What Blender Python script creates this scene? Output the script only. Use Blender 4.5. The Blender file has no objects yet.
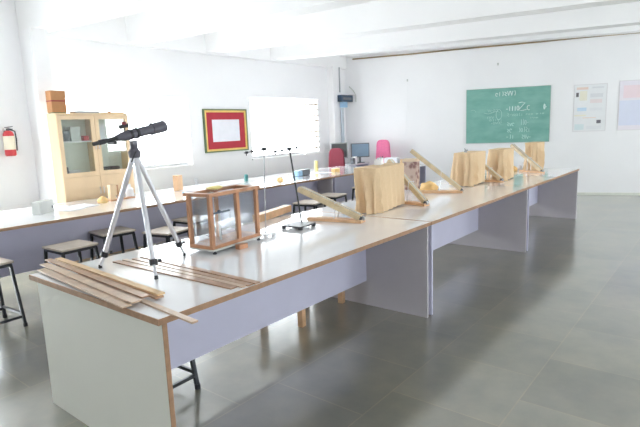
import bpy, bmesh, math, random
from mathutils import Vector, Matrix
random.seed(4)
PI = math.pi
sc = bpy.context.scene
COL = sc.collection

# ---------------------------------------------------------------- camera
CAM = Vector((-1.0921, -1.7408, 1.491))
yaw, pitch, roll, FPX = 0.6804, -0.1648, -0.0376, 507.87
f_ = Vector((math.cos(pitch)*math.cos(yaw), math.cos(pitch)*math.sin(yaw), math.sin(pitch)))
r0 = Vector((math.sin(yaw), -math.cos(yaw), 0)); u0 = r0.cross(f_)
r_ = math.cos(roll)*r0 + math.sin(roll)*u0
u_ = -math.sin(roll)*r0 + math.cos(roll)*u0
cd = bpy.data.cameras.new('camera'); cam = bpy.data.objects.new('camera', cd); COL.objects.link(cam)
cd.sensor_width = 36; cd.lens = 36*FPX/640; cd.clip_start = .02; cd.clip_end = 200
cam.matrix_world = Matrix(((r_.x, u_.x, -f_.x, CAM.x), (r_.y, u_.y, -f_.y, CAM.y), (r_.z, u_.z, -f_.z, CAM.z), (0, 0, 0, 1)))
sc.camera = cam

# ---------------------------------------------------------------- sky, exposure
SKY = 12.0
w = bpy.data.worlds.new('sky'); sc.world = w; w.use_nodes = True
bg = w.node_tree.nodes['Background']; bg.inputs[0].default_value = (.93, .965, 1.0, 1); bg.inputs[1].default_value = SKY
sl = bpy.data.lights.new('sun', 'SUN'); sl.energy = 3.5; sl.angle = math.radians(9); sl.color = (1, .985, .96)
sun = bpy.data.objects.new('sun', sl); COL.objects.link(sun)
sun.rotation_euler = Vector((.42, -.66, -.60)).to_track_quat('-Z', 'Y').to_euler()
sc.view_settings.view_transform = 'Standard'; sc.view_settings.look = 'None'
sc.view_settings.gamma = 1; sc.view_settings.exposure = 0.65; sc.view_settings.use_curve_mapping = False
try:
    sc.cycles.use_denoising = True
    sc.cycles.max_bounces = 10; sc.cycles.diffuse_bounces = 7; sc.cycles.glossy_bounces = 4
    sc.cycles.transparent_max_bounces = 12; sc.cycles.caustics_reflective = False; sc.cycles.caustics_refractive = False
except Exception: pass

WY = 5.05                      # inner face of the window wall
RY, NX = -4.6, -3.6            # inner faces of right wall and near wall
ZC = 3.3                       # ceiling
T20 = math.tan(math.radians(20))
def back_x(y): return 8.34 + (WY-y)*T20
# window openings, plus unseen ones added for brightness: (x0, x1, z0, z1)
WIN = [(2.12, 4.06, 1.0, 2.06), (5.42, 7.38, 1.0, 2.10), (-.9, .8, .02, 2.1)]  # last one is a full-height opening out of view, added to brighten the left
WINR = [(-2.4, -1.3, 1.0, 2.15), (.9, 1.9, 1.0, 2.2), (3.7, 5.3, 1.0, 2.2), (7.2, 9.2, 1.0, 2.2)]  # right wall openings out of view, added to let in more daylight
WINN = []
def portal(loc, rot, sx, sy):
    l = bpy.data.lights.new('window_daylight', 'AREA'); l.shape = 'RECTANGLE'; l.size = sx; l.size_y = sy
    l.cycles.is_portal = True
    o = bpy.data.objects.new('window_daylight', l); COL.objects.link(o); o.location = loc; o.rotation_euler = rot
for x0, x1, z0, z1 in WIN: portal(((x0+x1)/2, WY+.27, (z0+z1)/2), (-PI/2, 0, 0), x1-x0, z1-z0)
for x0, x1, z0, z1 in WINR: portal(((x0+x1)/2, RY-.27, (z0+z1)/2), (PI/2, 0, 0), x1-x0, z1-z0)
for y0, y1, z0, z1 in WINN: portal((NX-.27, (y0+y1)/2, (z0+z1)/2), (PI/2, 0, -PI/2), y1-y0, z1-z0)

# ---------------------------------------------------------------- materials
def mat(name, col, rough=.6, metal=0, noise=0, nscale=8, bump=0, spec=.5, stretch=None, coat=0):
    m = bpy.data.materials.new(name); m.use_nodes = True
    nt = m.node_tree; b = nt.nodes['Principled BSDF']
    b.inputs['Base Color'].default_value = (*col, 1); b.inputs['Roughness'].default_value = rough
    b.inputs['Metallic'].default_value = metal; b.inputs['Specular IOR Level'].default_value = spec
    if coat: b.inputs['Coat Weight'].default_value = coat; b.inputs['Coat Roughness'].default_value = .1
    tc = nt.nodes.new('ShaderNodeTexCoord'); mp = nt.nodes.new('ShaderNodeMapping'); nt.links.new(tc.outputs['Object'], mp.inputs[0])
    if stretch: mp.inputs['Scale'].default_value = stretch
    n = nt.nodes.new('ShaderNodeTexNoise'); n.inputs['Scale'].default_value = nscale; n.inputs['Detail'].default_value = 4
    nt.links.new(mp.outputs[0], n.inputs['Vector'])
    r = nt.nodes.new('ShaderNodeValToRGB'); k = max(noise, .015)
    r.color_ramp.elements[0].position = .3; r.color_ramp.elements[1].position = .7
    r.color_ramp.elements[0].color = (*[c*(1-k) for c in col], 1); r.color_ramp.elements[1].color = (*[min(1, c*(1+k)) for c in col], 1)
    nt.links.new(n.outputs[0], r.inputs[0]); nt.links.new(r.outputs[0], b.inputs['Base Color'])
    if bump:
        bp = nt.nodes.new('ShaderNodeBump'); bp.inputs['Strength'].default_value = bump; bp.inputs['Distance'].default_value = .01
        nt.links.new(n.outputs[0], bp.inputs['Height']); nt.links.new(bp.outputs[0], b.inputs['Normal'])
    return m
def glass(name, tint=(.93, .97, .96), refl=.12):
    m = bpy.data.materials.new(name); m.use_nodes = True; nt = m.node_tree; nt.nodes.clear()
    o = nt.nodes.new('ShaderNodeOutputMaterial'); mx = nt.nodes.new('ShaderNodeMixShader')
    t = nt.nodes.new('ShaderNodeBsdfTransparent'); t.inputs[0].default_value = (*tint, 1)
    g = nt.nodes.new('ShaderNodeBsdfGlossy'); g.inputs['Roughness'].default_value = .03
    mx.inputs[0].default_value = refl
    nt.links.new(t.outputs[0], mx.inputs[1]); nt.links.new(g.outputs[0], mx.inputs[2]); nt.links.new(mx.outputs[0], o.inputs[0])
    return m
M = dict(
 wall=mat('wall_paint', (.91, .905, .915), .7, noise=.015, nscale=1.5),
 ceil=mat('ceiling_paint', (.925, .92, .92), .8, noise=.015, nscale=1.2),
 lam=mat('white_laminate', (.85, .85, .87), .10, noise=.01, spec=.6, coat=.6),
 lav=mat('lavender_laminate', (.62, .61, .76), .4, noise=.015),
 mauve=mat('mauve_laminate', (.52, .485, .515), .45, noise=.015),  # greyer panel laminate, also darkened to carry the shade on inner end panels
 endw=mat('offwhite_laminate', (.75, .745, .685), .45, noise=.01, nscale=2),
 edge=mat('wood_edge_band', (.38, .225, .135), .5, noise=.15, nscale=30),
 steel=mat('black_enamel_steel', (.02, .023, .03), .35, noise=.1),
 ply=mat('plywood_seat', (.62, .54, .46), .45, noise=.12, nscale=6, stretch=(1, 8, 1)),
 strip=mat('brown_wood_strip', (.38, .22, .13), .3, noise=.3, nscale=12, stretch=(1, 1, 1)),
 strip2=mat('pale_wood_strip', (.52, .37, .26), .3, noise=.2, nscale=12),
 teak=mat('varnished_teak', (.48, .235, .125), .35, noise=.25, nscale=14, stretch=(1, 1, .3)),
 pine=mat('pine', (.72, .50, .28), .5, noise=.15, nscale=14),
 pineo=mat('orange_pine', (.68, .42, .24), .45, noise=.15, nscale=14),
 board=mat('ramp_board_wood', (.60, .47, .30), .5, noise=.15, nscale=12),
 cabw=mat('maple_veneer', (.80, .60, .38), .45, noise=.06, nscale=5, stretch=(1, 1, .2)),
 cabb=mat('cabinet_back', (.80, .85, .78), .7, noise=.03),
 cloth=mat('cream_cotton_cloth', (.72, .53, .33), .9, noise=.03, nscale=60, bump=.05),
 cloth2=mat('dusty_pink_beige_cotton', (.72, .57, .42), .9, noise=.05, nscale=20, bump=.15),
 alu=mat('brushed_aluminium', (.72, .72, .76), .35, .7, noise=.03),
 chrome=mat('chrome_rod', (.30, .30, .32), .3, .6, noise=.03),
 blk=mat('black_plastic', (.025, .025, .03), .45, noise=.1),
 tube=mat('dark_grey_tube', (.10, .095, .12), .3, noise=.1),
 cast=mat('dark_cast_iron', (.045, .045, .05), .4, noise=.1),
 grey=mat('grey_plastic', (.38, .39, .40), .5, noise=.05),
 dgrey=mat('dark_grey_plastic', (.13, .14, .16), .45, noise=.05),
 lgrey=mat('light_grey_card', (.62, .63, .60), .6, noise=.04),
 white=mat('white_plastic', (.85, .85, .86), .4, noise=.02),
 paper=mat('white_paper', (.82, .83, .88), .7, noise=.03),
 red=mat('red_enamel', (.62, .05, .06), .35, noise=.08),
 maroon=mat('maroon_upholstery', (.13, .008, .022), .85, noise=.1, nscale=30),
 pink=mat('pink_upholstery', (.78, .19, .35), .85, noise=.08, nscale=30),
 gold=mat('gold_moulding', (.82, .58, .18), .4, noise=.1),
 green=mat('dark_green_moulding', (.12, .17, .08), .5, noise=.1),
 matred=mat('crimson_mat_board', (.47, .03, .05), .6, noise=.06),
 yellow=mat('yellow_duster', (.88, .60, .27), .85, noise=.1, nscale=20),
 lemon=mat('lemon_plastic', (.86, .72, .30), .5, noise=.05),
 peach=mat('peach_card', (.85, .55, .33), .6, noise=.05),
 brownbox=mat('brown_cardboard', (.50, .24, .10), .7, noise=.08),
 stripe=mat('red_brown_tape', (.30, .03, .03), .5, noise=.05),
 blue=mat('pale_blue_plastic', (.35, .55, .75), .45, noise=.05),
 navy=mat('dark_blue_plastic', (.02, .05, .10), .4, noise=.1),
 chalk=mat('chalk', (.52, .76, .70), .9, noise=.05),
 chalkw=mat('heavy_chalk', (.70, .84, .80), .9, noise=.05),
 conduit=mat('aged_conduit', (.30, .22, .12), .5, noise=.5, nscale=2.0),
 screen=mat('dark_screen', (.06, .065, .07), .15, noise=.05),
 bscreen=mat('blue_grey_screen', (.22, .32, .42), .15, noise=.05),
 skirt=mat('skirting_stone', (.74, .75, .68), .35, noise=.05),
 glass=glass('case_glass', (.97, .985, 1.0), .12), wglass=glass('window_glass', (.97, .99, .99), .05),
 cglass=glass('cabinet_glass', (.95, .975, .96), .10),
)
def chalkboard_mat():
    m = mat('green_chalkboard', (.028, .19, .145), .55, noise=.0)
    nt = m.node_tree; b = nt.nodes['Principled BSDF']
    tc = nt.nodes.new('ShaderNodeTexCoord'); mp = nt.nodes.new('ShaderNodeMapping'); mp.inputs['Scale'].default_value = (1.2, 1, 3)
    n = nt.nodes.new('ShaderNodeTexNoise'); n.inputs['Scale'].default_value = 2.2; n.inputs['Detail'].default_value = 7
    r = nt.nodes.new('ShaderNodeValToRGB'); r.color_ramp.elements[0].position = .35; r.color_ramp.elements[0].color = (.16, .38, .32, 1)
    r.color_ramp.elements[1].position = .75; r.color_ramp.elements[1].color = (.27, .54, .47, 1)
    nt.links.new(tc.outputs['Object'], mp.inputs[0]); nt.links.new(mp.outputs[0], n.inputs['Vector'])
    nt.links.new(n.outputs[0], r.inputs[0]); nt.links.new(r.outputs[0], b.inputs['Base Color'])
    return m
M['cboard'] = chalkboard_mat()
def floor_mat():
    m = mat('polished_stone_tiles', (.16, .165, .145), .28, noise=.1)
    nt = m.node_tree; b = nt.nodes['Principled BSDF']
    tc = nt.nodes.new('ShaderNodeTexCoord'); mp = nt.nodes.new('ShaderNodeMapping')
    mp.inputs['Location'].default_value = (-.02, .337, 0)
    mp.inputs['Rotation'].default_value = (0, 0, 0)
    br = nt.nodes.new('ShaderNodeTexBrick'); br.offset = .5; br.inputs['Scale'].default_value = 1
    br.inputs['Brick Width'].default_value = .61; br.inputs['Row Height'].default_value = .61
    br.inputs['Mortar Size'].default_value = .004; br.inputs['Mortar Smooth'].default_value = .3; br.inputs['Bias'].default_value = 0
    br.inputs['Color1'].default_value = (.168, .165, .13, 1); br.inputs['Color2'].default_value = (.20, .196, .155, 1); br.inputs['Mortar'].default_value = (.235, .21, .155, 1)
    nt.links.new(tc.outputs['Object'], mp.inputs[0]); nt.links.new(mp.outputs[0], br.inputs['Vector'])
    n = nt.nodes.new('ShaderNodeTexNoise'); n.inputs['Scale'].default_value = 2.2; n.inputs['Detail'].default_value = 7; n.inputs['Roughness'].default_value = .6
    nt.links.new(tc.outputs['Object'], n.inputs['Vector'])
    r = nt.nodes.new('ShaderNodeValToRGB'); r.color_ramp.elements[0].position = .3; r.color_ramp.elements[0].color = (.72, .74, .74, 1)
    r.color_ramp.elements[1].position = .72; r.color_ramp.elements[1].color = (1.25, 1.2, 1.1, 1)
    nt.links.new(n.outputs[0], r.inputs[0])
    mx = nt.nodes.new('ShaderNodeMixRGB'); mx.blend_type = 'MULTIPLY'; mx.inputs[0].default_value = 1
    nt.links.new(br.outputs['Color'], mx.inputs[1]); nt.links.new(r.outputs[0], mx.inputs[2]); nt.links.new(mx.outputs[0], b.inputs['Base Color'])
    b.inputs['Coat Weight'].default_value = 1; b.inputs['Coat Roughness'].default_value = .15; b.inputs['Coat IOR'].default_value = 2.2
    r2 = nt.nodes.new('ShaderNodeMapRange'); r2.inputs[3].default_value = .25; r2.inputs[4].default_value = .35
    nt.links.new(n.outputs[0], r2.inputs[0]); nt.links.new(r2.outputs[0], b.inputs['Roughness'])
    return m
M['floor'] = floor_mat()
def mottled_mat():
    m = mat('mottled_brown_paper', (.3, .2, .15), .7)
    nt = m.node_tree; b = nt.nodes['Principled BSDF']
    tc = nt.nodes.new('ShaderNodeTexCoord'); v = nt.nodes.new('ShaderNodeTexVoronoi'); v.inputs['Scale'].default_value = 18
    r = nt.nodes.new('ShaderNodeValToRGB'); r.color_ramp.elements[0].color = (.24, .13, .12, 1); r.color_ramp.elements[1].color = (.55, .42, .36, 1)
    r.color_ramp.elements[0].position = .25; r.color_ramp.elements[1].position = .6
    nt.links.new(tc.outputs['Object'], v.inputs['Vector']); nt.links.new(v.outputs[0], r.inputs[0]); nt.links.new(r.outputs[0], b.inputs['Base Color'])
    return m
M['mottled'] = mottled_mat()

# ---------------------------------------------------------------- helpers
def new(): return bmesh.new()
def box(bm, x0, x1, y0, y1, z0, z1, rot=None, org=None):
    vs = [bm.verts.new(Vector(v)) for v in ((x0,y0,z0),(x1,y0,z0),(x1,y1,z0),(x0,y1,z0),(x0,y0,z1),(x1,y0,z1),(x1,y1,z1),(x0,y1,z1))]
    for f in ((0,3,2,1),(4,5,6,7),(0,1,5,4),(1,2,6,5),(2,3,7,6),(3,0,4,7)): bm.faces.new([vs[i] for i in f])
    if rot is not None:
        for v in vs: v.co = rot @ v.co
    if org is not None:
        for v in vs: v.co += Vector(org)
    return vs
def frame_of(d):
    d = d.normalized(); a = Vector((0, 0, 1)) if abs(d.z) < .95 else Vector((1, 0, 0))
    s = d.cross(a).normalized(); return s, s.cross(d).normalized()
def tube(bm, pts, r, n=12, r2=None, cap=True):
    """round tube through points; r scalar or list of radii"""
    pts = [Vector(p) for p in pts]; rs = r if isinstance(r, (list, tuple)) else ([r]*len(pts) if r2 is None else [r+(r2-r)*i/(len(pts)-1) for i in range(len(pts))])
    rings = []
    s = None
    for i, p in enumerate(pts):
        d = (pts[min(i+1, len(pts)-1)] - pts[max(i-1, 0)])
        if d.length < 1e-9: d = Vector((0,0,1))
        if s is None: s, t = frame_of(d)
        else:
            dn = d.normalized(); s = (s - dn*s.dot(dn)).normalized(); t = s.cross(dn).normalized()
        rings.append([bm.verts.new(p + (s*math.cos(2*PI*k/n) + t*math.sin(2*PI*k/n))*rs[i]) for k in range(n)])
    for a, b in zip(rings, rings[1:]):
        for k in range(n): bm.faces.new((a[k], a[(k+1) % n], b[(k+1) % n], b[k]))
    if cap: bm.faces.new(rings[0][::-1]); bm.faces.new(rings[-1])
def bar(bm, a, b, w, h, up=Vector((0, 0, 1))):
    """rectangular bar from a to b"""
    a = Vector(a); b = Vector(b); d = (b-a).normalized(); s = d.cross(up)
    if s.length < 1e-6: s = Vector((1, 0, 0))
    s.normalize(); t = s.cross(d).normalized()
    q = [(-w/2, -h/2), (w/2, -h/2), (w/2, h/2), (-w/2, h/2)]
    A = [bm.verts.new(a+s*x+t*y) for x, y in q]; B = [bm.verts.new(b+s*x+t*y) for x, y in q]
    bm.faces.new(A[::-1]); bm.faces.new(B)
    for k in range(4): bm.faces.new((A[k], A[(k+1) % 4], B[(k+1) % 4], B[k]))
def prism(bm, poly, z0, z1):
    a = [bm.verts.new((x, y, z0)) for x, y in poly]; b = [bm.verts.new((x, y, z1)) for x, y in poly]
    bm.faces.new(a[::-1]); bm.faces.new(b); n = len(poly)
    for k in range(n): bm.faces.new((a[k], a[(k+1) % n], b[(k+1) % n], b[k]))
def ball(bm, c, r, sx=1, sy=1, sz=1, u=16, v=10):
    m = Matrix.Translation(c) @ Matrix.Diagonal((sx, sy, sz, 1)); bmesh.ops.create_uvsphere(bm, u_segments=u, v_segments=v, radius=r, matrix=m)
def obj(name, bm, m, parent=None, bevel=0, smooth=False):
    me = bpy.data.meshes.new(name); bmesh.ops.recalc_face_normals(bm, faces=bm.faces); bm.to_mesh(me); bm.free()
    me.materials.append(M[m] if isinstance(m, str) else m)
    o = bpy.data.objects.new(name, me); COL.objects.link(o)
    if parent: o.parent = parent
    if smooth:
        for p in me.polygons: p.use_smooth = True
        me.set_sharp_from_angle(angle=math.radians(40))
    if bevel:
        b = o.modifiers.new('bevel', 'BEVEL'); b.width = bevel; b.segments = 2; b.limit_method = 'ANGLE'
    return o
def tag(o, label, cat, group=None):
    o['label'] = label; o['category'] = cat
    if group: o['group'] = group
    return o
def thing(name, label, cat, loc=(0, 0, 0), rz=0, group=None):
    o = bpy.data.objects.new(name, None); COL.objects.link(o); o.location = loc; o.rotation_euler = (0, 0, rz); o.empty_display_size = .1
    return tag(o, label, cat, group)
def struct(name, bm, m, parent=None, **k):
    o = obj(name, bm, m, parent, **k)
    if not parent: o['kind'] = 'structure'
    return o
def copy_tree(o, loc=None, rz=None, label=None):
    c = o.copy(); COL.objects.link(c)
    for ch in list(o.children):
        d = copy_tree(ch); d.parent = c
    if loc is not None: c.location = loc
    if rz is not None: c.rotation_euler = (0, 0, rz)
    if label: c['label'] = label
    return c
def centre(o):
    """move a one-mesh thing's origin to its base centre"""
    vs = [v.co for v in o.data.vertices]
    c = Vector(((min(v.x for v in vs)+max(v.x for v in vs))/2, (min(v.y for v in vs)+max(v.y for v in vs))/2, min(v.z for v in vs)))
    o.data.transform(Matrix.Translation(-c)); o.location = c
    return o

# ---------------------------------------------------------------- room
bm = new(); prism(bm, [(NX-.25, RY-.25), (back_x(RY-.25)+.25, RY-.25), (back_x(WY+.25)+.25, WY+.25), (NX-.25, WY+.25)], -.12, 0); struct('floor', bm, 'floor')
bm = new(); prism(bm, [(NX-.25, RY-.25), (back_x(RY-.25)+.25, RY-.25), (back_x(WY+.25)+.25, WY+.25), (NX-.25, WY+.25)], ZC, ZC+.15); struct('ceiling', bm, 'ceil')
def wall_with_holes(bm, a0, a1, zt, holes, put):
    xs = a0
    for h0, h1, z0, z1 in sorted(holes):
        put(bm, xs, h0, 0, zt); put(bm, h0, h1, 0, z0); put(bm, h0, h1, z1, zt); xs = h1
    put(bm, xs, a1, 0, zt)
bm = new(); wall_with_holes(bm, NX-.25, 8.34+.1, ZC, WIN, lambda b, p, q, r, s: box(b, p, q, WY, WY+.25, r, s)); struct('wall_left', bm, 'wall')
bm = new(); wall_with_holes(bm, NX-.25, 12.0, ZC, WINR, lambda b, p, q, r, s: box(b, p, q, RY-.25, RY, r, s)); struct('wall_right', bm, 'wall')
bm = new(); wall_with_holes(bm, RY, WY, ZC, WINN, lambda b, p, q, r, s: box(b, NX-.25, NX, p, q, r, s)); struct('wall_near', bm, 'wall')
bm = new(); prism(bm, [(back_x(RY), RY), (back_x(RY)+.25, RY), (back_x(WY)+.25, WY), (back_x(WY), WY)], 0, ZC); struct('wall_back', bm, 'wall')
bm = new(); prism(bm, [(back_x(RY)-.015, RY), (back_x(RY), RY), (back_x(WY), WY), (back_x(WY)-.015, WY)], 0, .05); struct('baseboard_back', bm, 'skirt')
# frames with glass for the windows and for the added unseen openings
n = 0
for (hs, ax, base, din) in ((WIN, 'x', WY, 1), (WINR, 'x', RY, -1), (WINN, 'y', NX, -1)):
    for h0, h1, z0, z1 in hs:
        n += 1; root = thing('window_%d' % n, 'w', 'window'); del root['label']; del root['category']; root['kind'] = 'structure'
        def P(bm, p, q, c, d, e, g):
            (box(bm, p, q, min(c, d), max(c, d), e, g) if ax == 'x' else box(bm, min(c, d), max(c, d), p, q, e, g))
        c, d = base+din*.08, base+din*.12; bm = new()
        for p, q, e, g in ((h0, h1, z0, z0+.045), (h0, h1, z1-.045, z1), (h0, h0+.045, z0+.045, z1-.045), (h1-.045, h1, z0+.045, z1-.045)): P(bm, p, q, c, d, e, g)
        k = (h1-h0)/3
        for i in (1, 2): P(bm, h0+k*i-.02, h0+k*i+.02, c, d, z0+.045, z1-.045)
        obj('window_frame', bm, 'white', root)
        bm = new(); P(bm, h0+.02, h1-.02, base+din*.098, base+din*.102, z0+.02, z1-.02); obj('pane', bm, 'wglass', root)
        bm = new(); P(bm, h0-.03, h1+.03, base-din*.03, base+din*.08, z0-.03, z0); obj('window_sill', bm, 'ceil', root)
# lintel beam above the windows, cross beams, wall beam, pillars
ZB = 2.78
bm = new(); box(bm, 1.87, 8.3, WY-.10, WY, ZB-.02, ZC); struct('trim_1', bm, 'ceil')
def beam(n, x0, ang, w, zb=ZB):
    t = math.tan(math.radians(ang)); bm = new(); L = WY-RY
    prism(bm, [(x0, WY-.01), (x0+t*L, RY+.01), (x0+t*L+w, RY+.01), (x0+w, WY-.01)], zb, ZC); struct('trim_%d' % n, bm, 'ceil')
beam(2, 1.66, 7, .28); beam(3, 3.03, 5, .28); beam(4, 4.40, 12, .28); beam(5, 5.88, 15, .28)
bm = new(); prism(bm, [(back_x(RY)-.33, RY), (back_x(RY), RY), (back_x(WY), WY), (back_x(WY)-.33, WY)], 3.02, ZC); struct('trim_6', bm, 'ceil')
bm = new(); box(bm, 1.66, 1.85, 4.72, WY, 0, ZB); struct('trim_7', bm, 'wall')
bm = new(); box(bm, 7.72, 8.0, 4.9, WY, 0, ZB); struct('trim_8', bm, 'wall')

# ---------------------------------------------------------------- benches
H = .76; BW = 1.22
def bench(x0, L, y0, label, outer='endw', white_end=False, group=None, my=.575, mz=.212):
    t = thing('laboratory_bench', label, 'lab bench', (x0, y0, 0), 0, group)
    bm = new(); box(bm, .006, L-.006, .003, BW-.003, H-.026, H); top = obj('tabletop', bm, 'lam', t, bevel=.001)
    bm = new()
    for a in ((0, L, 0, .003), (0, L, BW-.003, BW), (0, .006, .003, BW-.003), (L-.006, L, .003, BW-.003)): box(bm, *a, H-.027, H-.0005)
    obj('edge_band', bm, 'edge', top)
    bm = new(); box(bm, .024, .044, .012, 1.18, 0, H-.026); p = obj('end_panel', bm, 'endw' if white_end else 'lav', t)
    if white_end:
        bm = new(); box(bm, .023, .045, .008, .012, 0, H-.027); obj('edge_band', bm, 'edge', p)
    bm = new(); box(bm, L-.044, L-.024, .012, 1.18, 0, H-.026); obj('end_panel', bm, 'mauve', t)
    bm = new(); box(bm, .044, L-.044, my, my+.02, mz, H-.026); obj('modesty_panel', bm, 'lav', t)
    return t
G = 'white topped benches standing in two rows'
bench(0, 2.405, 0, 'nearest white topped laboratory bench, with the telescope on it and one full pale end panel', white_end=True, group=G)
bench(2.413, 2.442, 0, 'middle white topped bench of the front row, under the largest cloth-covered box', group=G)
bench(4.860, 2.43, 0, 'farthest white topped bench of the front row, its end towards the chalkboard wall', group=G)
bench(.35, 2.415, 3.03, 'white topped bench at the left edge, in front of the wooden cabinet', group=G, my=.30, mz=.27)
bench(2.77, 2.415, 3.03, 'white topped window-side bench behind the glass balance case and retort stands', group=G, my=.30, mz=.27)
bench(5.19, 1.71, 3.03, 'far white topped window-side bench, in front of the maroon chair', group=G, my=.30, mz=.27)

# ---------------------------------------------------------------- stools
def make_stool(label, s=.34, h=.55):
    t = thing('lab_stool', label, 'stool', group='low stools with black steel legs')
    bm = new(); box(bm, -s/2, s/2, -s/2, s/2, h-.018, h); obj('seat', bm, 'ply', t, bevel=.003)
    a = s/2-.02; b = s/2+.015
    bm = new()
    for p, q in (((-a, -a), (a, -a)), ((a, -a), (a, a)), ((a, a), (-a, a)), ((-a, a), (-a, -a))): bar(bm, (*p, h-.031), (*q, h-.031), .022, .024)
    obj('seat_frame', bm, 'steel', t)
    def P(sx, sy, z):
        k = a + (b-a)*(1-z/(h-.043)); return Vector((sx*k, sy*k, z))
    for sx, sy in ((-1, -1), (1, -1), (1, 1), (-1, 1)):
        bm = new(); bar(bm, P(sx, sy, .012), P(sx, sy, h-.03), .022, .022, Vector((1, 0, 0))); l = obj('leg', bm, 'steel', t)
        bm = new(); q = P(sx, sy, 0); tube(bm, [q, q+Vector((0, 0, .03))], .017, 10); obj('rubber_foot', bm, 'blk', l)
    for i in range(4):
        c = [(-1, -1), (1, -1), (1, 1), (-1, 1)]; z = .085 if i % 2 == 0 else .105
        bm = new(); bar(bm, P(*c[i], z), P(*c[(i+1) % 4], z), .016, .02); obj('footrest_bar', bm, 'steel', t)
    return t
st = make_stool('stool cut by the left edge of the picture, beside the nearest bench')
st.location = (.25, 2.80, 0); st.rotation_euler = (0, 0, .05)
for x, y, r, lab in ((.965, 2.82, .05, 'stool behind the fanned wooden strips, fully clear seat'),
                     (1.535, 3.12, -.08, 'stool seen behind the left leg of the telescope tripod'),
                     (1.84, 2.62, .22, 'stool seen behind the right leg of the telescope tripod'),
                     (2.42, 2.95, .1, 'stool mostly hidden behind the left end of the glass balance case'),
                     (4.00, 2.55, .2, 'stool behind the black-based retort stand, left of the pair there'),
                     (4.70, 2.72, .1, 'stool behind the raised end of the nearest inclined plane'),
                     (5.72, 2.80, .1, 'stool just showing a black leg left of the largest cloth-covered box'),
                     (.42, .80, .03, 'stool under the nearest bench, only its black legs and foot bars showing')):
    copy_tree(st, (x, y, 0), r, lab)
# wooden stool below the nearest bench
t = thing('wooden_stool', 'small wooden stool under the nearest bench, only its legs showing', 'stool', (1.97, .95, 0), .1)
bm = new(); box(bm, -.34, .34, -.23, .23, .42, .45); obj('seat', bm, 'pineo', t, bevel=.003)
for sx in (-1, 1):
    for sy in (-1, 1):
        bm = new(); bar(bm, (sx*.30, sy*.19, 0), (sx*.30, sy*.19, .42), .045, .045); obj('leg', bm, 'pineo', t)

# ---------------------------------------------------------------- wood strips
def strip(a, b, wdt, z, m, label, curl=0, th=.006, grp='loose wooden strips fanned out on the near corner'):
    a = Vector((*a, 0)); b = Vector((*b, 0)); d = b-a; L = d.length; s = Vector((-d.y, d.x, 0))/L; bm = new(); N = 14; rows = []
    for i in range(N+1):
        u = i/N; c = a + d*u; zz = z + curl*max(0, (u-.85)/.15)**2
        rows.append([bm.verts.new((c.x+s.x*q*wdt/2, c.y+s.y*q*wdt/2, zz+h)) for q, h in ((-1, 0), (1, 0), (1, th), (-1, th))])
    for p, q in zip(rows, rows[1:]):
        for k in range(4): bm.faces.new((p[k], p[(k+1) % 4], q[(k+1) % 4], q[k]))
    bm.faces.new(rows[0][::-1]); bm.faces.new(rows[-1])
    return centre(tag(obj('wooden_strip', bm, m), label, 'wood strip', grp))
strip((.145, .95), (.062, -.158), .028, H+.0005, 'strip2', 'narrow wooden strip lying lowest, its tip overhanging the long edge of the near bench', th=.008)
strip((.07, 1.23), (-.0, .225), .043, H+.009, 'strip2', 'outermost strip of the fan, nearest to the bare end of the bench')
strip((.125, 1.32), (.043, .215), .046, H+.0155, 'strip2', 'second strip of the fan from the bare end of the bench', curl=.004)
strip((.175, 1.38), (.098, .235), .036, H+.022, 'strip', 'middle strip of the fan, with a glossy sheen', th=.007)
strip((.232, 1.38), (.148, .205), .042, H+.0095, 'strip', 'innermost lower strip of the fan, towards the telescope', th=.008)
strip((.225, 1.36), (.165, .215), .036, H+.018, 'pine', 'innermost upper strip of the fan, towards the telescope', th=.009)
g2 = 'loose wooden strips lying across the bench by the tripod'
strip((.418, 1.05), (.447, .045), .042, H+.0005, 'strip', 'strip of the second bunch nearest to the tripod foot', grp=g2)
strip((.468, 1.04), (.487, .02), .03, H+.0005, 'strip2', 'pale strip of the second bunch, second from the tripod foot', grp=g2)
strip((.515, 1.01), (.520, .012), .034, H+.0005, 'strip', 'strip of the second bunch, second from the glass balance case', grp=g2)
strip((.570, 1.01), (.563, .005), .036, H+.0005, 'strip', 'strip of the second bunch nearest to the glass balance case', grp=g2)

# ---------------------------------------------------------------- telescope on tripod
t = thing('telescope_tripod', 'silver tripod with black clamps, standing on the near bench under the telescope', 'tripod', (.44, .775, H))
o0 = Vector((.44, .775, H))
apex = Vector((.438, .77, 1.405)) - o0
for fx, fy in ((.293, .995), (.338, .517), (.731, .811)):
    F = Vector((fx, fy, H)) - o0; A = apex + (F-apex)*.03; C = A + (F-A)*.86
    bm = new(); tube(bm, [A, C], .0135, 12); leg = obj('leg', bm, 'alu', t, smooth=True)
    bm = new(); tube(bm, [C, F+Vector((0, 0, .012))], .008, 10); obj('lower_tube', bm, 'alu', leg, smooth=True)
    bm = new(); tube(bm, [C-(F-A)*.012, C+(F-A)*.03], .021, 12); tube(bm, [C+Vector((.02, -.012, 0)), C+Vector((.035, -.02, 0))], .009, 10); obj('clamp', bm, 'blk', leg)
    bm = new(); tube(bm, [F, F+Vector((0, 0, .02))], .011, 10, r2=.009); obj('rubber_foot', bm, 'blk', leg)
bm = new(); tube(bm, [apex+Vector((0, 0, -.03)), apex+Vector((0, 0, .0)), apex+Vector((0, 0, .02))], [.03, .034, .022], 14)
ball(bm, apex+Vector((0, 0, .03)), .022); bar(bm, apex+Vector((0, 0, .03)), apex+Vector((.0, 0, .062)), .03, .03); obj('mount_head', bm, 'tube', t)
bm = new(); tube(bm, [apex+Vector((.0, -.02, .01)), apex+Vector((-.05, -.06, -.03)), apex+Vector((-.07, -.08, -.045))], .004, 8); obj('pan_handle', bm, 'blk', t)
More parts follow.
